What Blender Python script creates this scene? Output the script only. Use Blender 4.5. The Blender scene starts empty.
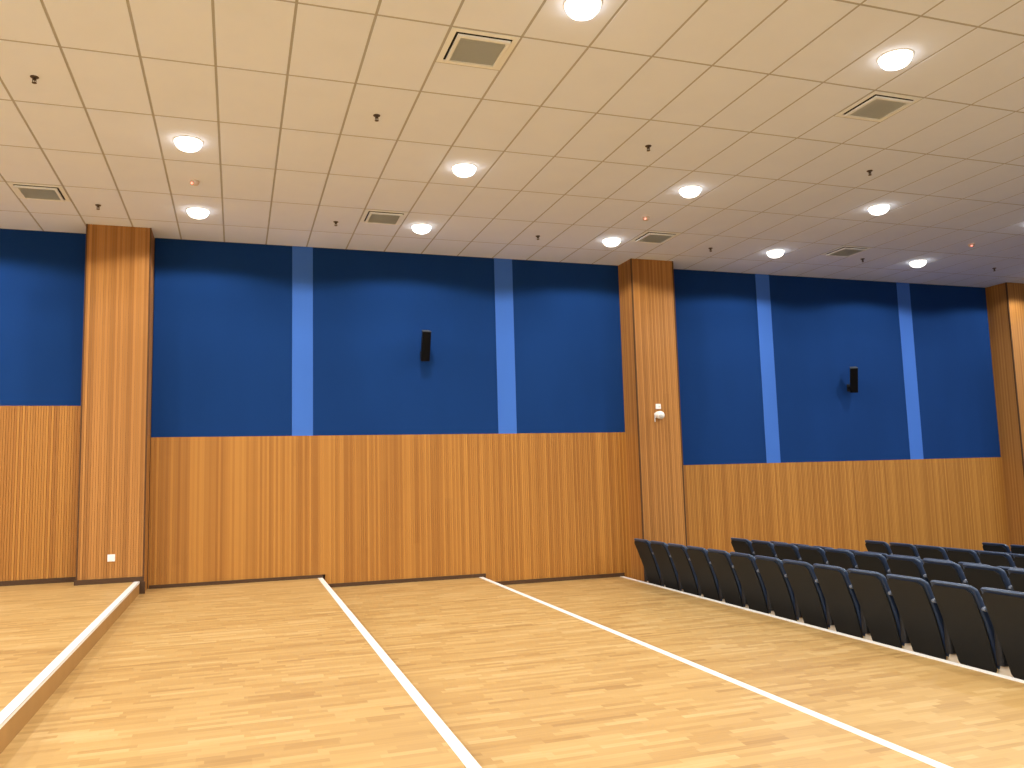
import bpy, bmesh, math, random
from mathutils import Vector, Matrix
random.seed(7)
S = bpy.context.scene
COL = S.collection
ZC = 5.32                      # ceiling height above the third terrace (z = 0)
YW = 5.53                      # face of the side wall
PI = math.pi

# ------------------------------------------------------------------ materials
def new_mat(name, col=(.5,.5,.5), rough=.6, metal=0.0, spec=.5, emit=None, estr=0):
    m = bpy.data.materials.new(name); m.use_nodes = True
    b = m.node_tree.nodes['Principled BSDF']
    b.inputs['Base Color'].default_value = (*col, 1)
    b.inputs['Roughness'].default_value = rough
    b.inputs['Metallic'].default_value = metal
    b.inputs['Specular IOR Level'].default_value = spec
    if emit:
        b.inputs['Emission Color'].default_value = (*emit, 1)
        b.inputs['Emission Strength'].default_value = estr
    return m

class NT:
    def __init__(s, m): s.t = m.node_tree; s.b = s.t.nodes['Principled BSDF']
    def n(s, typ, **kw):
        o = s.t.nodes.new(typ)
        for k, v in kw.items(): setattr(o, k, v)
        return o
    def l(s, a, b): s.t.links.new(a, b)
    def math(s, op, a, b=None, c=None):
        o = s.n('ShaderNodeMath', operation=op)
        for i, v in enumerate((a, b, c)):
            if v is None: continue
            if isinstance(v, (int, float)): o.inputs[i].default_value = v
            else: s.l(v, o.inputs[i])
        return o.outputs[0]
    def comb(s, x, y, z):
        o = s.n('ShaderNodeCombineXYZ')
        for i, v in enumerate((x, y, z)):
            if isinstance(v, (int, float)): o.inputs[i].default_value = v
            else: s.l(v, o.inputs[i])
        return o.outputs[0]
    def pos(s):
        g = s.n('ShaderNodeNewGeometry'); q = s.n('ShaderNodeSeparateXYZ')
        s.l(g.outputs['Position'], q.inputs[0]); return q.outputs
    def wn(s, v):
        o = s.n('ShaderNodeTexWhiteNoise', noise_dimensions='3D'); s.l(v, o.inputs['Vector']); return o.outputs['Value']
    def noise(s, v, scale, detail=3):
        o = s.n('ShaderNodeTexNoise'); s.l(v, o.inputs['Vector'])
        o.inputs['Scale'].default_value = scale; o.inputs['Detail'].default_value = detail; return o.outputs['Fac']
    def ramp(s, f, stops):
        o = s.n('ShaderNodeValToRGB'); e = o.color_ramp.elements
        while len(e) < len(stops): e.new(.5)
        for k, (p, c) in zip(e, stops): k.position = p; k.color = (*c, 1)
        s.l(f, o.inputs['Fac']); return o.outputs['Color']

def slat_wood(name, dark, light):
    m = new_mat(name, rough=.5, spec=.3); t = NT(m); p = t.pos()
    u = t.math('ADD', p[0], p[1])
    sid = t.math('FLOOR', t.math('DIVIDE', u, .032))
    pid = t.math('FLOOR', t.math('DIVIDE', u, .128))
    zid = t.math('FLOOR', t.math('DIVIDE', t.math('ADD', p[2], t.math('MULTIPLY', t.wn(t.comb(pid, 3, 1)), 2.4)), 2.4))
    a = t.wn(t.comb(sid, 0, 0)); b = t.wn(t.comb(pid, 7, zid))
    big = t.noise(t.comb(u, 0, t.math('MULTIPLY', p[2], .12)), 1.6, 2)
    gr = t.noise(t.comb(t.math('MULTIPLY', u, 60), 0, t.math('MULTIPLY', p[2], 1.5)), 1.0, 3)
    f = t.math('ADD', t.math('MULTIPLY', a, .62), t.math('MULTIPLY', b, .10))
    f = t.math('ADD', f, t.math('MULTIPLY', big, .22)); f = t.math('ADD', f, t.math('MULTIPLY', gr, .16))
    t.l(t.ramp(f, [(.15, dark), (.85, light)]), t.b.inputs['Base Color'])
    return m

def floor_wood(name):
    m = new_mat(name, rough=.36, spec=.28); t = NT(m); p = t.pos()
    row = t.math('FLOOR', t.math('DIVIDE', p[1], .055))
    off = t.wn(t.comb(row, 11, 2))
    xx = t.math('ADD', t.math('DIVIDE', p[0], .30), t.math('MULTIPLY', off, 5))
    cell = t.math('FLOOR', xx)
    a = t.wn(t.comb(row, cell, 5))
    prow = t.math('FLOOR', t.math('DIVIDE', p[1], .165))
    pc = t.math('FLOOR', t.math('ADD', t.math('DIVIDE', p[0], 2.2), t.math('MULTIPLY', t.wn(t.comb(prow, 4, 4)), 3)))
    b = t.wn(t.comb(prow, pc, 9))
    g = t.noise(t.comb(t.math('MULTIPLY', p[0], 2.2), t.math('MULTIPLY', p[1], 55), 0), 1.0, 4)
    f = t.math('ADD', t.math('MULTIPLY', a, .42), t.math('MULTIPLY', b, .18))
    f = t.math('ADD', f, t.math('MULTIPLY', g, .45))
    col = t.ramp(f, [(.14, (.33, .19, .065)), (.38, (.465, .29, .105)), (.66, (.54, .355, .138)), (.92, (.64, .46, .215))])
    t.l(col, t.b.inputs['Base Color'])
    t.l(t.math('ADD', t.math('MULTIPLY', g, .14), .30), t.b.inputs['Roughness'])
    return m

def fabric(name, col, var=.12, scale=1.2, rough=.95):
    m = new_mat(name, rough=rough, spec=.1); t = NT(m); p = t.pos()
    n = t.noise(t.comb(p[0], p[1], t.math('MULTIPLY', p[2], .4)), scale, 3)
    fine = t.noise(t.comb(p[0], p[1], p[2]), 160, 1)
    f = t.math('ADD', t.math('MULTIPLY', n, .7), t.math('MULTIPLY', fine, .3))
    lo = tuple(c*(1-var) for c in col); hi = tuple(c*(1+var) for c in col)
    t.l(t.ramp(f, [(.3, lo), (.7, hi)]), t.b.inputs['Base Color'])
    return m

M = {}
M['slat'] = slat_wood('grooved_wood_veneer', (.315, .127, .0225), (.49, .229, .046))
M['pillar'] = slat_wood('pillar_wood_veneer', (.28, .117, .025), (.45, .207, .052))
M['floor'] = floor_wood('strip_parquet')
M['blue'] = fabric('deep_blue_fabric', (.0072, .039, .163), .08)
M['stripe'] = fabric('light_blue_fabric', (.055, .162, .565), .05)
M['tile'] = fabric('ceiling_tile_board', (.77, .85, 1.0), .02, 2.5)
M['grid'] = new_mat('ceiling_grid_metal', (.40, .41, .41), .6)
M['white'] = new_mat('white_nosing_aluminium', (.93, .93, .91), .4)
M['skirt'] = new_mat('dark_brown_skirting', (.075, .040, .020), .6, spec=.2)
M['trimc'] = new_mat('brown_corner_trim', (.10, .05, .024), .7, spec=.1)
M['lamp'] = new_mat('opal_lamp_glass', (.9, .9, .88), .4, emit=(1, .97, .92), estr=5)
M['ring'] = new_mat('white_lamp_ring', (.82, .8, .76), .5)
M['ventm'] = new_mat('white_vent_metal', (.84, .90, .94), .5)
M['louvre'] = new_mat('grey_vent_louvre', (.62, .66, .68), .55)
M['void'] = new_mat('black_duct', (.006, .005, .005), .9)
M['brass'] = new_mat('dark_sprinkler_metal', (.10, .075, .055), .4, .6)
M['plastic'] = new_mat('ivory_plastic', (.66, .58, .53), .5)
M['red'] = new_mat('red_led', (.8, .1, .08), .4, emit=(1, .16, .12), estr=6)
M['wplastic'] = new_mat('white_plastic', (.85, .84, .82), .4)
M['gplastic'] = new_mat('grey_plastic', (.25, .25, .25), .4)
M['lens'] = new_mat('pale_grey_lens', (.45, .44, .42), .3)
M['cap'] = new_mat('grey_cap', (.06, .07, .085), .5)
M['black'] = new_mat('black_speaker_plastic', (.004, .004, .0045), .5, spec=.2)
M['mesh'] = new_mat('black_speaker_grille', (.0025, .0025, .003), .8, spec=.1)
M['shell'] = new_mat('black_seat_shell', (.0155, .0165, .0165), .6, spec=.25)
M['navy'] = fabric('navy_upholstery', (.013, .025, .068), .1, 6, rough=.42)
NB = M['navy'].node_tree.nodes['Principled BSDF']; NB.inputs['Specular Tint'].default_value = (.6, .8, 1, 1); NB.inputs['Sheen Weight'].default_value = .25; NB.inputs['Sheen Roughness'].default_value = .4; NB.inputs['Sheen Tint'].default_value = (.6, .75, 1, 1)
M['navy'].node_tree.nodes['Principled BSDF'].inputs['Specular IOR Level'].default_value = .9
M['arm'] = new_mat('blue_grey_armrest_plastic', (.13, .16, .22), .4)
M['stand'] = new_mat('black_seat_stand', (.012, .012, .014), .6)
M['foot'] = new_mat('beige_seat_foot', (.80, .70, .56), .5)
M['pale'] = new_mat('pale_bounce_paint', (.62, .66, .70), .8)  # unseen wall behind the camera, made pale to bounce neutral light upward
M['cool_bounce'] = new_mat('cool_bounce_paint', (.72, .80, .90), .8)  # unseen left wall, cool tint added to bounce cooler light onto the ceiling
M['riser'] = fabric('riser_board_wood', (.38, .215, .075), .12, 3, rough=.5)
M['dark_floor'] = fabric('low_bounce_floor', (.05, .05, .06), .2, 20)  # invented dark covering for the hidden lowest level, cuts light bounced to the ceiling
M['plain'] = new_mat('low_bounce_wall', (.10, .09, .10), .8)  # dark tone put in to lessen bounce from unseen walls

# ------------------------------------------------------------------ mesh helpers
def bx(bm, x0, x1, y0, y1, z0, z1):
    v = [bm.verts.new((x, y, z)) for z in (z0, z1) for y in (y0, y1) for x in (x0, x1)]
    for f in ((0,2,3,1), (4,5,7,6), (0,1,5,4), (2,6,7,3), (0,4,6,2), (1,3,7,5)):
        bm.faces.new([v[i] for i in f])

def lathe(bm, prof, seg=28, c=(0,0,0), axis='z'):
    rings = []
    for r, h in prof:
        ring = []
        for i in range(seg):
            a = 2*PI*i/seg
            if axis == 'z': q = (c[0]+r*math.cos(a), c[1]+r*math.sin(a), c[2]+h)
            else: q = (c[0]+r*math.cos(a), c[1]+h, c[2]+r*math.sin(a))
            ring.append(bm.verts.new(q))
        rings.append(ring)
    for a, b in zip(rings, rings[1:]):
        for i in range(seg):
            j = (i+1) % seg; bm.faces.new((a[i], a[j], b[j], b[i]))
    bm.faces.new(rings[0]); bm.faces.new(rings[-1][::-1])

def loft(bm, secs, n=20, e=4.0):
    """secs: (x centre, half thickness, y centre, half width, z), super-ellipse sections stacked in z."""
    rings = []
    for xc, ht, yc, hw, z in secs:
        ring = []
        for i in range(n):
            a = 2*PI*(i+.5)/n; c, s = math.cos(a), math.sin(a)
            ring.append(bm.verts.new((xc+ht*math.copysign(abs(c)**(2/e), c), yc+hw*math.copysign(abs(s)**(2/e), s), z)))
        rings.append(ring)
    for a, b in zip(rings, rings[1:]):
        for i in range(n):
            j = (i+1) % n; bm.faces.new((a[i], a[j], b[j], b[i]))
    bm.faces.new(rings[0][::-1]); bm.faces.new(rings[-1])

def obj(name, bm, mat, parent=None, smooth=False, bevel=0, seg=2):
    bmesh.ops.recalc_face_normals(bm, faces=bm.faces)
    me = bpy.data.meshes.new(name); bm.to_mesh(me); bm.free()
    me.materials.append(mat)
    if smooth:
        for f in me.polygons: f.use_smooth = True
        try: me.set_sharp_from_angle(angle=math.radians(40))
        except Exception: pass
    o = bpy.data.objects.new(name, me); COL.objects.link(o)
    if bevel:
        b = o.modifiers.new('bevel', 'BEVEL'); b.width = bevel; b.segments = seg; b.limit_method = 'ANGLE'
    if parent: o.parent = parent
    return o

def box_obj(name, mat, dims, parent=None, bevel=0):
    bm = bmesh.new(); bx(bm, *dims); return obj(name, bm, mat, parent, bevel=bevel)

def structure(o): o['kind'] = 'structure'; return o
def thing(name, label, cat, loc, rotz=0, group=None):
    o = bpy.data.objects.new(name, None); COL.objects.link(o); o.empty_display_size = .1
    o.location = loc; o.rotation_euler = (0, 0, rotz); return tag(o, label, cat, group)
def tag(o, label, cat, group=None):
    o['label'] = label; o['category'] = cat
    if group: o['group'] = group
    return o
def dup(root, loc, label, group=None):
    r = root.copy(); COL.objects.link(r); r.location = loc; r['label'] = label
    if group: r['group'] = group
    for ch in list(root.children):
        c = ch.copy(); COL.objects.link(c); c.parent = r
        for g in list(ch.children):
            d = g.copy(); COL.objects.link(d); d.parent = c
    return r

# ------------------------------------------------------------------ room
X0, X1, Y0 = -8.3, 24.0, -13.2
ZT = [.455, .295, .145, 0.0, -.15, -.30, -.45]
EDGE = [(.785, 0.0), (3.222, .007), (5.70, .0143), (8.14, .026), (10.47, .0165), (12.87, .0165)]
def xe(k, y): a, b = EDGE[k]; return a + b*(y-5.5)
ZB = -.75
def prism(bm, q, z0, z1):
    lo = [bm.verts.new((x, y, z0)) for x, y in q]; hi = [bm.verts.new((x, y, z1)) for x, y in q]
    bm.faces.new(lo[::-1]); bm.faces.new(hi)
    for i in range(4):
        j = (i+1) % 4; bm.faces.new((lo[i], lo[j], hi[j], hi[i]))
for k in range(7):                                   # seven terraces stepping down to the right
    yn, yf = Y0, YW+.03
    l0, l1 = (X0, X0) if k == 0 else (xe(k-1, yn), xe(k-1, yf))
    r0, r1 = (X1, X1) if k == 6 else (xe(k, yn), xe(k, yf))
    bm = bmesh.new(); prism(bm, [(l0, yn), (r0, yn), (r1, yf), (l1, yf)], ZB, ZT[k])
    structure(obj('floor', bm, M['floor'] if k < 6 else M['dark_floor']))
W = .064
for k in range(6):                                   # white nosing on each step edge
    yn, yf = Y0+.02, (5.005 if k == 0 else YW-.045)
    bm = bmesh.new()
    prism(bm, [(xe(k, yn)-W, yn), (xe(k, yn)+.004, yn), (xe(k, yf)+.004, yf), (xe(k, yf)-W, yf)], ZT[k]-.0005, ZT[k]+.004)
    prism(bm, [(xe(k, yn)-.0005, yn), (xe(k, yn)+.004, yn), (xe(k, yf)+.004, yf), (xe(k, yf)-.0005, yf)], ZT[k]-.022, ZT[k]+.0035)
    structure(obj('trim_%d' % (k+1), bm, M['white']))

for k in range(6):
    bm = bmesh.new(); yn, yf = Y0+.02, (5.0 if k == 0 else YW-.045)
    prism(bm, [(xe(k, yn)-.0005, yn), (xe(k, yn)+.003, yn), (xe(k, yf)+.003, yf), (xe(k, yf)-.0005, yf)], ZT[k+1]+.0005, ZT[k]-.0225)
    structure(obj('trim_%d' % (k+7), bm, M['riser']))
# outer walls (plain block behind the cladding)
structure(box_obj('wall_back', M['plain'], (X0-.2, X1+.2, YW+.03, YW+.25, ZB, ZC+.3)))
structure(box_obj('wall_front', M['pale'], (X0-.2, X1+.2, Y0-.2, Y0, ZB, ZC+.3)))
structure(box_obj('wall_left', M['cool_bounce'], (X0-.2, X0, Y0, YW+.03, ZB, ZC+.3)))
structure(box_obj('wall_right', M['plain'], (X1, X1+.2, Y0, YW+.03, ZB, ZC+.3)))

def slats_x(bm, x0, x1, y, z0, z1, depth, back, period=.032, gap=.005, rec=.010):
    """ridged board facing -y"""
    bx(bm, x0, x1, y+rec, back, z0, z1)
    k = math.ceil(x0/period)
    xs = x0
    while xs < x1-1e-4:
        xn = min(k*period, x1)
        a, b = xs, xn-gap
        if b > a+.002:
            v = [bm.verts.new(q) for q in ((a,y,z0),(b,y,z0),(b,y,z1),(a,y,z1),(a,y+rec,z0),(b,y+rec,z0),(b,y+rec,z1),(a,y+rec,z1))]
            for f in ((0,1,2,3),(1,5,6,2),(4,0,3,7),(3,2,6,7),(4,5,1,0)): bm.faces.new([v[i] for i in f])
        xs = xn; k += 1
def slats_y(bm, x, y0, y1, z0, z1, sgn, period=.032, gap=.005, rec=.010):
    """ridged skin facing sgn*x on a pillar side, x = outer face"""
    y = y0
    while y < y1-1e-4:
        yn = min(y+period, y1); b = yn-gap
        if b > y+.002: bx(bm, min(x, x-sgn*rec), max(x, x-sgn*rec), y, b, z0, z1)
        y = yn

PILLARS = [(-7.95-.4, -7.5), (.030, .826), (8.312, 9.095), (16.70, 17.52)]
YP = 5.03
BAYS = [(-7.5, 0.0, -2.465), (.845, 8.315, -2.915), (9.105, 16.70, -3.50), (17.52, X1, -4.0)]
for i, (a, b, zt) in enumerate(BAYS):                # wood wainscot
    bm = bmesh.new(); slats_x(bm, a, b, YW-.02, ZB, ZC+zt, .03, YW+.03)
    structure(obj('wall_back_wainscot', bm, M['slat']))
PIL = []
for i, (a, b) in enumerate(PILLARS):
    a = max(a, X0)
    bm = bmesh.new(); slats_x(bm, a, b, YP, ZB, ZC+.02, .03, YW+.03)
    bm2 = bmesh.new()
    slats_y(bm, b+.010, YP+.02, YW+.03, ZB, ZC+.02, 1)
    slats_y(bm, a-.010, YP+.02, YW+.03, ZB, ZC+.02, -1)
    p = structure(obj('wall_pillar', bm, M['pillar'])); PIL.append(p)
    bm2.free()
    for s, x in ((-1, a), (1, b)):                   # brown angle along each outer corner
        bm = bmesh.new()
        if s < 0: bx(bm, x-.013, x+.006, YP-.004, YP+.026, ZB+.01, ZC)
        else: bx(bm, x-.006, x+.013, YP-.004, YP+.026, ZB+.01, ZC)
        o = obj('corner_trim', bm, M['trimc'], p); o['label'] = 'dark brown corner trim'

# blue fabric above the wainscot: wide dark fields divided by light stripes
def panel(a, b, zt, mat, cat, label, grp):
    d = .0 if mat == 'blue' else .004
    bm = bmesh.new(); bx(bm, a+.001, b-.001, YW-d, YW+.03, ZC+zt+.001, ZC+.002)
    tag(obj('wall_panel' if mat == 'blue' else 'wall_stripe', bm, M[mat]), label, cat, grp)
G1, G2 = 'dark blue fabric wall panels', 'light blue stripes between the dark blue panels'
P = 'wall panel'; Q = 'wall stripe'
panel(-2.0, -.0, -2.465, 'blue', P, 'dark blue fabric wall panel left of the first wooden pillar', G1)
for a, b, m, lab in ((.845, 2.785, 'blue', 'dark blue wall panel directly right of the pillar with the socket'),
        (2.785, 3.095, 'stripe', 'light blue vertical stripe left of the middle-bay speaker, nearest the socket pillar'),
        (3.095, 6.03, 'blue', 'wide dark blue wall panel carrying the left black speaker'),
        (6.03, 6.347, 'stripe', 'light blue vertical stripe just right of the left speaker panel'),
        (6.347, 8.315, 'blue', 'dark blue wall panel directly left of the pillar with the camera')):
    panel(a, b, -2.915, m, P if m == 'blue' else Q, lab, G1 if m == 'blue' else G2)
for a, b, m, lab in ((9.105, 11.11, 'blue', 'narrow dark blue wall panel directly right of the pillar with the camera'),
        (11.11, 11.41, 'stripe', 'light blue vertical stripe left of the right speaker panel'),
        (11.41, 14.39, 'blue', 'dark blue wall panel carrying the right black speaker'),
        (14.39, 14.71, 'stripe', 'rightmost light blue vertical stripe, right of the right speaker'),
        (14.71, 16.70, 'blue', 'rightmost dark blue wall panel, beside the last pillar')):
    panel(a, b, -3.50, m, P if m == 'blue' else Q, lab, G1 if m == 'blue' else G2)
# the same cladding continues outside the picture
structure(box_obj('wall_back_cladding', M['blue'], (-7.5, -2.0, YW, YW+.03, ZC-2.465, ZC+.002)))
structure(box_obj('wall_back_cladding', M['blue'], (17.52, X1, YW, YW+.03, ZC-4.0, ZC+.002)))

# skirting following the terraces
def skirt(x0, x1, y, z, h=.055, t=.02):
    return structure(box_obj('baseboard_back', M['skirt'], (x0, x1, y-t, y, z, z+h), bevel=.002))
yb = YW-.0205
skirt(-7.5, -.02, yb, ZT[0], .065)
skirt(.004, .838, YP-.0045, ZT[0]-.0, .065, .02)
structure(box_obj('baseboard_back', M['skirt'], (.790, .856, YP-.03, YP-.0045, ZT[1], ZT[0]-.0005)))
structure(box_obj('baseboard_back', M['skirt'], (-.003, .016, YP-.0043, YW-.042, ZT[0], ZT[0]+.065)))
skirt(.862, xe(0, 5.5)+2.48, yb, ZT[1], .048)
skirt(xe(1, 5.5)+.0045, xe(2, 5.5)+.05, yb, ZT[2], .055)
structure(box_obj('baseboard_back', M['skirt'], (xe(1, 5.5)+.0125, xe(1, 5.5)+.043, yb-.02, yb, ZT[2]+.0555, ZT[1]+.048)))
skirt(xe(2, 5.5)+.0505, 8.165, yb, ZT[3], .06)
structure(box_obj('baseboard_back', M['skirt'], (xe(2, 5.5)+.01, xe(2, 5.5)+.05, yb-.02, yb, ZT[2]-.1, ZT[2]-.001)))
for k in (4, 5, 6):
    skirt(max(9.12, xe(k-1, 5.5)+.006), min(16.68, xe(k, 5.5)-.002 if k < 6 else 16.68), yb, ZT[k], .06)

# ------------------------------------------------------------------ ceiling: 0.6 x 1.17 m boards in a metal grid
TX, TY = .6, 1.1676
VENTS = [(3.9, -1), (8.1, -1), (-.3, 3), (3.9, 3), (8.1, 3), (11.7, 3)]
bm = bmesh.new()
ventcells = {(round(x/TX-.5), j) for x, j in VENTS}
g = .0105
i0, i1 = math.floor(X0/TX), math.ceil(X1/TX)
j0, j1 = math.floor(Y0/TY), math.ceil((YW)/TY)
for i in range(i0, i1):
    for j in range(j0, j1):
        xa, xb = max(i*TX, X0)+g, min((i+1)*TX, X1)-g
        ya, yb_ = max(j*TY, Y0)+g*1.1, min((j+1)*TY, YW)-g*1.1
        if xb-xa < .01 or yb_-ya < .01: continue
        if (i, j) in ventcells: ya = j*TY+.584+g*1.1
        v = [(xa,ya),(xb,ya),(xb,yb_),(xa,yb_)]
        e = .002
        top = [bm.verts.new((x, y, ZC+.003)) for x, y in v]
        w = [(xa+e,ya+e),(xb-e,ya+e),(xb-e,yb_-e),(xa+e,yb_-e)]
        bot = [bm.verts.new((x, y, ZC)) for x, y in w]
        bm.faces.new(bot[::-1])
        for a in range(4):
            b = (a+1) % 4; bm.faces.new((bot[a], bot[b], top[b], top[a]))
structure(obj('ceiling', bm, M['tile']))
structure(box_obj('ceiling_grid', M['grid'], (X0, X1, Y0, YW+.03, ZC+.0025, ZC+.06)))

# ------------------------------------------------------------------ ceiling lamps
def make_lamp(label):
    t = thing('ceiling_downlight', label, 'ceiling light', (0, 0, ZC), group='round downlights set in the ceiling tiles')
    bm = bmesh.new(); lathe(bm, [(.130, .001), (.150, .001), (.152, -.003), (.149, -.007), (.140, -.009), (.132, -.006)], 40)
    obj('trim_ring', bm, M['ring'], t, smooth=True)
    bm = bmesh.new(); lathe(bm, [(.138, -.002), (.138, -.008), (.135, -.026), (.124, -.052), (.102, -.076), (.066, -.093), (.030, -.0995), (.008, -.101)], 40)  # flat recessed lamp bulged into a dome, its shape standing in for glow
    obj('lamp_glow_dome', bm, M['lamp'], t, smooth=True)
    return t
LX = [1.49+3.005*k for k in range(-3, 8)]
LY = [4.09, 1.745, -1.745, -4.09, -7.59, -9.92]
POWER = 145
spot = bpy.data.lights.new('downlight_beam', 'SPOT')
spot.energy = POWER; spot.spot_size = math.radians(161); spot.spot_blend = .17; spot.shadow_soft_size = .10
spot.color = (1, .96, .90)
LAB = {(0, 0): 'round lit downlight above the socket pillar, nearest the wall, second of its pair',
       (0, 1): 'larger round lit downlight upper left, in front of the one by the socket pillar',
       (1, 0): 'small lit downlight nearest the wall, above the left speaker',
       (1, 1): 'round lit downlight in the middle of the ceiling, in front of the left speaker',
       (1, 2): 'large lit downlight cut by the top edge of the photo beside the big square vent',
       (2, 0): 'lit downlight nearest the wall, left of the camera pillar',
       (2, 1): 'lit downlight in front of the camera pillar, before the smoke alarm',
       (2, 2): 'largest lit downlight at upper right beside the square vent',
       (3, 0): 'small lit downlight nearest the wall, above the blue stripe left of the right speaker',
       (3, 1): 'lit downlight at right, above the panel with the right speaker',
       (4, 0): 'rightmost small lit downlight nearest the wall, above the last blue stripe'}
first = None
for a, x in enumerate(LX):
    for b, y in enumerate(LY):
        lab = LAB.get((a-3, b))
        if lab is not None:
            if first is None: first = make_lamp(lab); first.location = (x, y, ZC)
            else: dup(first, (x, y, ZC), lab)
        elif a >= 1 and a <= 9 and b <= 4:
            dup(first, (x, y, ZC), 'round downlight of the ceiling outside the picture') if first else None
        L = bpy.data.objects.new('downlight_beam', spot); COL.objects.link(L); L.location = (x, y, ZC-.135)

# ------------------------------------------------------------------ ceiling vents
def make_vent(label):
    t = thing('ceiling_vent', label, 'air vent', (0, 0, ZC), group='square air vents in the ceiling')
    w, h, o = .289, .283, .236
    bm = bmesh.new()
    for d in ((-w, w, -h, -o), (-w, w, o, h), (-w, -o-.006, -o, o), (o+.006, w, -o, o)): bx(bm, *d, -.005, .001)
    obj('frame', bm, M['ventm'], t)
    bm = bmesh.new(); bx(bm, -w+.01, w-.01, -h+.01, h-.01, .0012, .0022); obj('duct', bm, M['void'], t)
    bm = bmesh.new(); a, c, z0, z1 = .225, .196, -.030, -.012
    for d in ((-a, a, -a, -c), (-a, a, c, a), (-a, -c, -c, c), (c, a, -c, c)): bx(bm, *d, z0, z1)
    for sx in (-1, 1):
        for sy in (-1, 1): bx(bm, sx*.15-.012, sx*.15+.012, sy*.15-.012, sy*.15+.012, z1-.004, .0014)
    gobj = obj('grille_frame', bm, M['ventm'], t)
    bm = bmesh.new()
    bx(bm, -c, c, -c, c, z1-.006, z1-.001)
    n = 15
    for k in range(n):
        y = -c+.012+(2*c-.024)*k/(n-1)
        v = [bm.verts.new(q) for q in ((-c, y-.009, z0+.003), (c, y-.009, z0+.003), (c, y+.006, z1-.006), (-c, y+.006, z1-.006),
             (-c, y-.007, z0+.002), (c, y-.007, z0+.002), (c, y+.008, z1-.007), (-c, y+.008, z1-.007))]
        for f in ((0,1,2,3), (4,7,6,5), (0,4,5,1), (3,2,6,7)): bm.faces.new([v[i] for i in f])
    obj('louvres', bm, M['louvre'], gobj)
    return t
VL = ['large square ceiling vent near the top edge left of the biggest downlights',
      'square ceiling vent at upper right, just below the largest downlight',
      'square ceiling vent at far left above the left blue panel',
      'small square ceiling vent left of the downlight above the left speaker',
      'small ceiling vent directly above the pillar with the camera',
      'faint distant ceiling vent at right, above the right speaker panel']
v0 = None
for (x, j), lab in zip(VENTS, VL):
    loc = (x, j*TY+.292, ZC)
    if v0 is None: v0 = make_vent(lab); v0.location = loc
    else: dup(v0, loc, lab)

# ------------------------------------------------------------------ sprinklers and smoke alarms
def make_sprinkler(label):
    t = thing('ceiling_sprinkler', label, 'sprinkler', (0, 0, ZC), group='fire sprinklers hanging from the ceiling')
    bm = bmesh.new(); lathe(bm, [(.012, .0), (.034, .0), (.036, -.003), (.030, -.010), (.014, -.014)], 24); obj('escutcheon', bm, M['brass'], t, smooth=True)
    bm = bmesh.new(); lathe(bm, [(.011, -.012), (.011, -.020), (.016, -.022), (.016, -.028), (.008, -.032)], 16)
    bx(bm, -.016, -.011, -.004, .004, -.052, -.026); bx(bm, .011, .016, -.004, .004, -.052, -.026); bx(bm, -.016, .016, -.004, .004, -.054, -.049)
    lathe(bm, [(.003, -.030), (.003, -.051)], 8); obj('nozzle_body', bm, M['brass'], t)
    bm = bmesh.new(); lathe(bm, [(.006, -.054), (.020, -.0545), (.020, -.057), (.006, -.058)], 20); obj('deflector', bm, M['brass'], t)
    return t
SPR = [(.29, .61, 'dark sprinkler at upper left in front of the larger left downlight'),
       (.29, 4.15, 'small sprinkler right above the top of the socket pillar'),
       (3.29, .61, 'sprinkler in the middle of the ceiling between the big vent and the left downlights'),
       (3.29, 4.15, 'small sprinkler left of the vent above the left speaker panel'),
       (6.30, .61, 'sprinkler at centre right, up and left of the downlight before the camera pillar'),
       (6.30, 4.15, 'small sprinkler left of the downlight by the camera pillar'),
       (9.30, 4.15, 'small sprinkler just right of the vent above the camera pillar'),
       (9.33, .61, 'sprinkler directly above the right-hand middle downlight'),
       (12.35, 4.15, 'tiny sprinkler between the two rightmost small downlights'),
       (15.37, 4.15, 'tiny rightmost sprinkler above the last pillar')]
s0 = None
for x, y, lab in SPR:
    if s0 is None: s0 = make_sprinkler(lab); s0.location = (x, y, ZC)
    else: dup(s0, (x, y, ZC), lab)
def make_alarm(label):
    t = thing('smoke_alarm', label, 'smoke alarm', (0, 0, ZC), group='smoke alarms with a red light')
    bm = bmesh.new(); lathe(bm, [(.03, .0), (.052, .0), (.054, -.012), (.050, -.026), (.040, -.046), (.024, -.052), (.006, -.053)], 28)
    obj('housing', bm, M['plastic'], t, smooth=True)
    bm = bmesh.new(); lathe(bm, [(.003, .004), (.0105, .003), (.0105, -.004), (.006, -.009), (.002, -.010)], 14, (-.030, -.034, -.040)); obj('indicator_light', bm, M['red'], t, smooth=True)
    return t
a0 = make_alarm('smoke alarm with red light between the two left downlights'); a0.location = (1.5, 2.95, ZC)
dup(a0, (7.48, 2.92, ZC), 'smoke alarm with red light in front of the vent over the camera pillar')
dup(a0, (13.49, 2.94, ZC), 'distant smoke alarm with red light right of the rightmost downlight')

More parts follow.
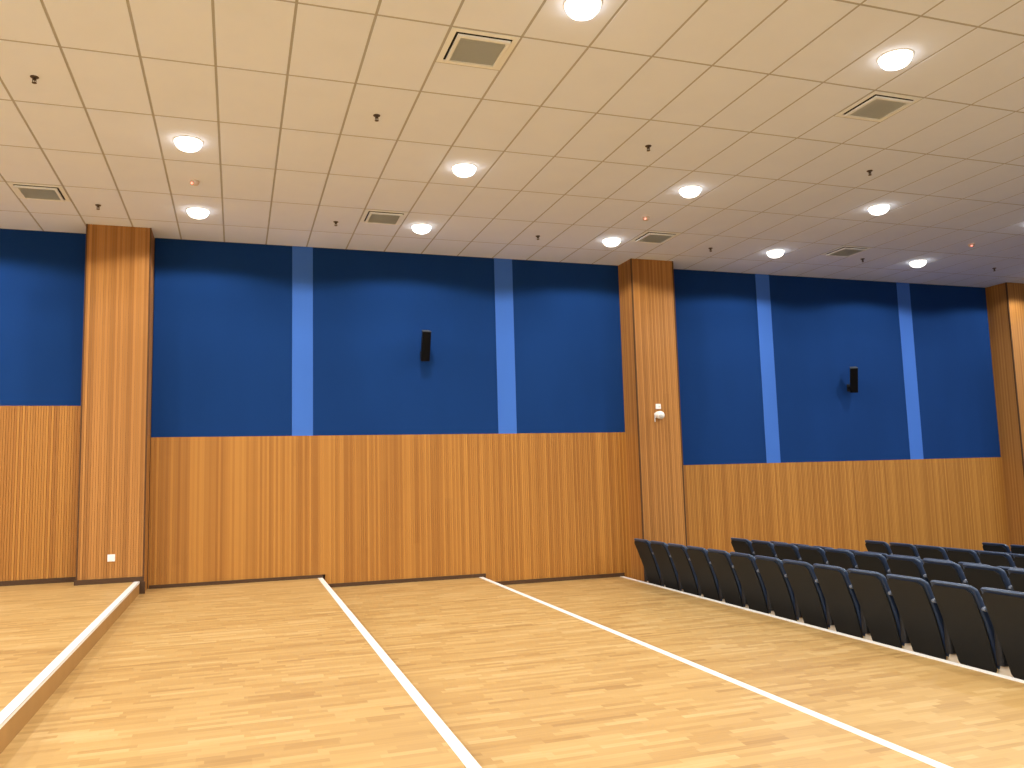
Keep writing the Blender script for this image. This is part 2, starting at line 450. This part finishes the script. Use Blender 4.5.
# ------------------------------------------------------------------ wall speakers
def make_speaker(label, yaw, tilt_deg, loc):
    t = thing('column_speaker', label, 'speaker', loc, group='black column speakers on the blue wall')
    ya = Matrix.Translation((0, -.12, -.13)) @ Matrix.Rotation(math.radians(yaw), 4, 'Z') @ Matrix.Translation((0, -.085, .13))
    tilt = ya @ Matrix.Rotation(math.radians(tilt_deg), 4, 'X')
    def lf(bm, m=tilt): bmesh.ops.transform(bm, matrix=m, verts=bm.verts)
    bm = bmesh.new(); prism(bm, [(-.070, -.06), (.070, -.06), (.054, .075), (-.054, .075)], -.235, .235); lf(bm); obj('cabinet', bm, M['black'], t, bevel=.006)
    bm = bmesh.new(); prism(bm, [(-.062, -.070), (.062, -.070), (.066, -.0605), (-.066, -.0605)], -.225, .226); lf(bm); obj('grille', bm, M['mesh'], t, bevel=.004)
    bm = bmesh.new(); prism(bm, [(-.071, -.064), (.071, -.064), (.055, .076), (-.055, .076)], .2355, .243); lf(bm)
    o = obj('top_cap', bm, M['cap'], t, bevel=.003); o['label'] = 'grey top cap'
    bm = bmesh.new()
    bx(bm, -.045, .045, -.012, .0, -.20, -.06); bx(bm, -.014, .014, -.13, -.010, -.145, -.115)
    lathe(bm, [(.016, -.028), (.016, .028)], 14, (0, -.12, -.13))
    obj('bracket', bm, M['black'], t, bevel=.002)
    bm = bmesh.new(); bx(bm, -.05, .05, -.022, .004, -.045, .045); bx(bm, -.012, .012, -.006, .055, -.012, .012); lf(bm, ya @ Matrix.Translation((0, .055, -.12)))
    obj('yoke', bm, M['black'], t, bevel=.002)
    return t
make_speaker('black column speaker tilted down on the left wide blue panel', 0, 19, (4.80, YW, ZC-1.535))
make_speaker('black column speaker tilted down on the right blue panel', -30, 18, (13.05, YW, ZC-1.985))

# ------------------------------------------------------------------ small fittings on the pillars
t = thing('wall_socket', 'white square socket plate low on the first wooden pillar', 'socket', (.435, YP, ZC-4.535))
box_obj('cover_plate', M['wplastic'], (-.046, .046, -.010, .0, -.046, .046), t, bevel=.003)
bm = bmesh.new(); bx(bm, -.030, .030, -.013, -.0095, -.030, .030); obj('insert', bm, M['wplastic'], t, bevel=.0015)

t = thing('junction_box', 'small white square box just above the round camera on the second pillar', 'junction box', (8.68, YP, ZC-2.515))
box_obj('housing', M['wplastic'], (-.045, .045, -.028, .0, -.042, .042), t, bevel=.004)
bm = bmesh.new(); lathe(bm, [(.008, 0), (.008, -.004)], 12, (.008, -.028, -.008), 'y'); obj('screw_cap', bm, M['gplastic'], t)
t = thing('security_camera', 'round white security camera mounted on the second wooden pillar', 'camera', (8.672, YP, ZC-2.655))
bm = bmesh.new(); lathe(bm, [(.040, 0), (.058, -.001), (.060, -.02), (.056, -.045), (.05, -.05)], 28, (0, 0, 0), 'y'); obj('mounting_base', bm, M['wplastic'], t, smooth=True)
bm = bmesh.new(); bmesh.ops.create_uvsphere(bm, u_segments=28, v_segments=18, radius=.068, matrix=Matrix.Translation((.004, -.088, -.012))); body = obj('camera_body', bm, M['wplastic'], t, smooth=True)
bm = bmesh.new(); lathe(bm, [(.030, 0), (.030, -.012), (.022, -.016), (.004, -.017)], 20, (-.020, -.140, -.030), 'y'); obj('lens', bm, M['lens'], body, smooth=True)
bm = bmesh.new()
lathe(bm, [(.005, -.10), (.005, .03)], 8, (-.066, -.02, -.02)); lathe(bm, [(.009, 0), (.009, .025)], 10, (-.066, -.02, .005)); lathe(bm, [(.009, 0), (.009, .02)], 10, (-.060, -.02, -.06))
obj('cable_plug', bm, M['wplastic'], t)

# ------------------------------------------------------------------ auditorium seats (they face +x)
PITCH = .5425
def bx_of(z):      # x of the rear surface of the back at height z
    u = (z-.05)/.76
    return -.262*u + .02*math.sin(PI*u)
def make_seat(label, group):
    t = thing('auditorium_seat', label, 'seat', (0, 0, 0), group=group)
    # moulded shell behind the back
    zt, zb, r = .784, .045, .050
    secs = []
    for k in range(22):
        z = zb+(zt-zb)*k/21
        hw = .196+.028*min(1, (z-zb)/.45)
        if z > zt-r: hw -= r*(1-math.sqrt(max(0, 1-((z-(zt-r))/r)**2)))*.95
        if z < zb+.03: hw -= .03*(1-math.sqrt(max(0, 1-((zb+.03-z)/.03)**2)))*.8
        secs.append((bx_of(z)+.013, .012, 0, hw, z))
    bm = bmesh.new(); loft(bm, secs, 28, 7); o = obj('back_shell', bm, M['shell'], t, smooth=True); o['label'] = 'black moulded seat back'
    zt, zb, r = .824, .09, .055
    secs = []
    for k in range(26):
        u = k/25; z = zb+(zt-zb)*(1-(1-u)**1.6)
        hw = .212+.026*min(1, (z-zb)/.35)
        th = .036+.008*math.sin(PI*u)
        if z > zt-r:
            q = (z-(zt-r))/r; hw -= r*(1-math.sqrt(max(0, 1-q*q)))*.9; 
        if z > zt-.03: th *= math.sqrt(max(.12, 1-((z-(zt-.03))/.03)**2))
        xc = bx_of(z)+.026+.036
        if z > .79: xc -= .018*min(1, (z-.79)/.015)
        secs.append((xc, th, 0, hw, z))
    bm = bmesh.new(); loft(bm, secs, 32, 4.5); o = obj('backrest', bm, M['navy'], t, smooth=True); o['label'] = 'navy upholstered backrest'
    # tipped-up seat
    secs = [(.155-.09*(z-.28)/.4, .040*s, 0, .205*s2, z) for z, s, s2 in ((.285,.4,.85),(.295,.8,.95),(.33,1,1),(.5,1.05,1),(.62,1,1),(.665,.8,.95),(.68,.4,.85))]
    bm = bmesh.new(); loft(bm, secs, 28, 4.5); o = obj('seat', bm, M['navy'], t, smooth=True); o['label'] = 'navy tipped-up seat cushion'
    make_side(t, -PITCH/2)
    return t
def make_side(t, y, back=-.172):
    bm = bmesh.new()
    loft(bm, [(.10, .13, y+.010, .040, .135), (.09, .125, y+.008, .040, .3), (.08, .125, y+.004, .030, .42), (.06, .125, y, .019, .50), (.05, .135, y, .019, .598)], 16, 6)
    st = obj('stand', bm, M['stand'], t, smooth=True)
    bm = bmesh.new(); loft(bm, [(.095, .075, y+.02, .086, 0.0), (.095, .075, y+.02, .086, .010), (.095, .068, y+.02, .079, .016), (.095, .062, y+.02, .072, .142)], 20, 8)
    f = obj('foot', bm, M['foot'], st, smooth=True); f['label'] = 'beige foot'
    bm = bmesh.new()
    bmA = [(back, .004, .622), (back+.005, .014, .623), (back+.03, .022, .623), (.0, .025, .618), (.12, .025, .613), (.20, .024, .609), (.225, .012, .607)]
    rings = []
    for x, h, z in bmA:
        rings.append([bm.verts.new((x, y+.026*math.copysign(abs(math.cos(a))**.5, math.cos(a))*(min(1, h/.02)), z+h*math.copysign(abs(math.sin(a))**.6, math.sin(a)))) for a in [2*PI*(i+.5)/14 for i in range(14)]])
    for a, b in zip(rings, rings[1:]):
        for i in range(14):
            j = (i+1) % 14; bm.faces.new((a[i], a[j], b[j], b[i]))
    bm.faces.new(rings[0]); bm.faces.new(rings[-1])
    o = obj('armrest', bm, M['arm'], t, smooth=True); o['label'] = 'blue-grey armrest'
# rows: x of the crest, y of the crest's left corner for the seat next to the wall, floor index, how many
ROWS = [(8.05, 4.87, 4, 14), (9.31, 4.06, 4, 12), (10.44, 4.65, 5, 11), (11.72, 3.89, 5, 10), (12.92, 4.66, 6, 10), (14.08, 3.79, 6, 7)]
RN = ['the nearest row, beside the white step edge', 'the second row', 'the third row', 'the fourth row', 'the fifth row', 'the farthest row']
ON = ['first', 'second', 'third', 'fourth', 'fifth', 'sixth', 'seventh', 'eighth', 'ninth', 'tenth', 'eleventh', 'twelfth', 'thirteenth', 'fourteenth']
base = make_seat('x', 'x'); end = None
SEATS = 0
for r, (xt, y0, fl, n) in enumerate(ROWS):
    for k in range(n):
        zf = ZT[fl]
        loc = (xt+.235, y0-.222-PITCH*k, zf)
        lab = 'black navy seat, %s from the wall in %s' % (ON[k], RN[r])
        grp = 'auditorium seats in %s' % RN[r].split(',')[0]
        if SEATS == 0:
            o = base; o.location = loc; o['label'] = lab; o['group'] = grp
        else: o = dup(base, loc, lab, grp)
        SEATS += 1
        if k == 0: ENDS = globals().setdefault('ENDS', []); ENDS.append(o)
# the seat at the wall end of each row has a second stand
for o in ENDS: make_side(o, PITCH/2, -.09)

# ------------------------------------------------------------------ world, camera, view
w = bpy.data.worlds.new('world'); S.world = w; w.use_nodes = True
w.node_tree.nodes['Background'].inputs[0].default_value = (.02, .02, .02, 1)
w.node_tree.nodes['Background'].inputs[1].default_value = .2
F, YAW, PITCHA, ROLL = 822.08, .32484, .10987, -.02757
cy, sy = math.cos(YAW), math.sin(YAW)
f = Vector((sy*math.cos(PITCHA), cy*math.cos(PITCHA), math.sin(PITCHA))); r = Vector((cy, -sy, 0)); u = r.cross(f)
r2 = r*math.cos(ROLL)+u*math.sin(ROLL); u2 = -r*math.sin(ROLL)+u*math.cos(ROLL)
cam = bpy.data.cameras.new('camera'); co = bpy.data.objects.new('camera', cam); COL.objects.link(co)
cam.sensor_width = 36; cam.sensor_fit = 'HORIZONTAL'; cam.lens = F*36/1024
cam.clip_start = .05; cam.clip_end = 200
m = Matrix((( r2.x, u2.x, -f.x, 1.9983), (r2.y, u2.y, -f.y, -7.2023), (r2.z, u2.z, -f.z, ZC-3.5822), (0, 0, 0, 1)))
co.matrix_world = m
S.camera = co
v = S.view_settings
v.view_transform = 'Standard'; v.look = 'None'; v.gamma = 1; v.use_curve_mapping = False; v.exposure = 0.0
S.cycles.max_bounces = 8; S.cycles.diffuse_bounces = 6
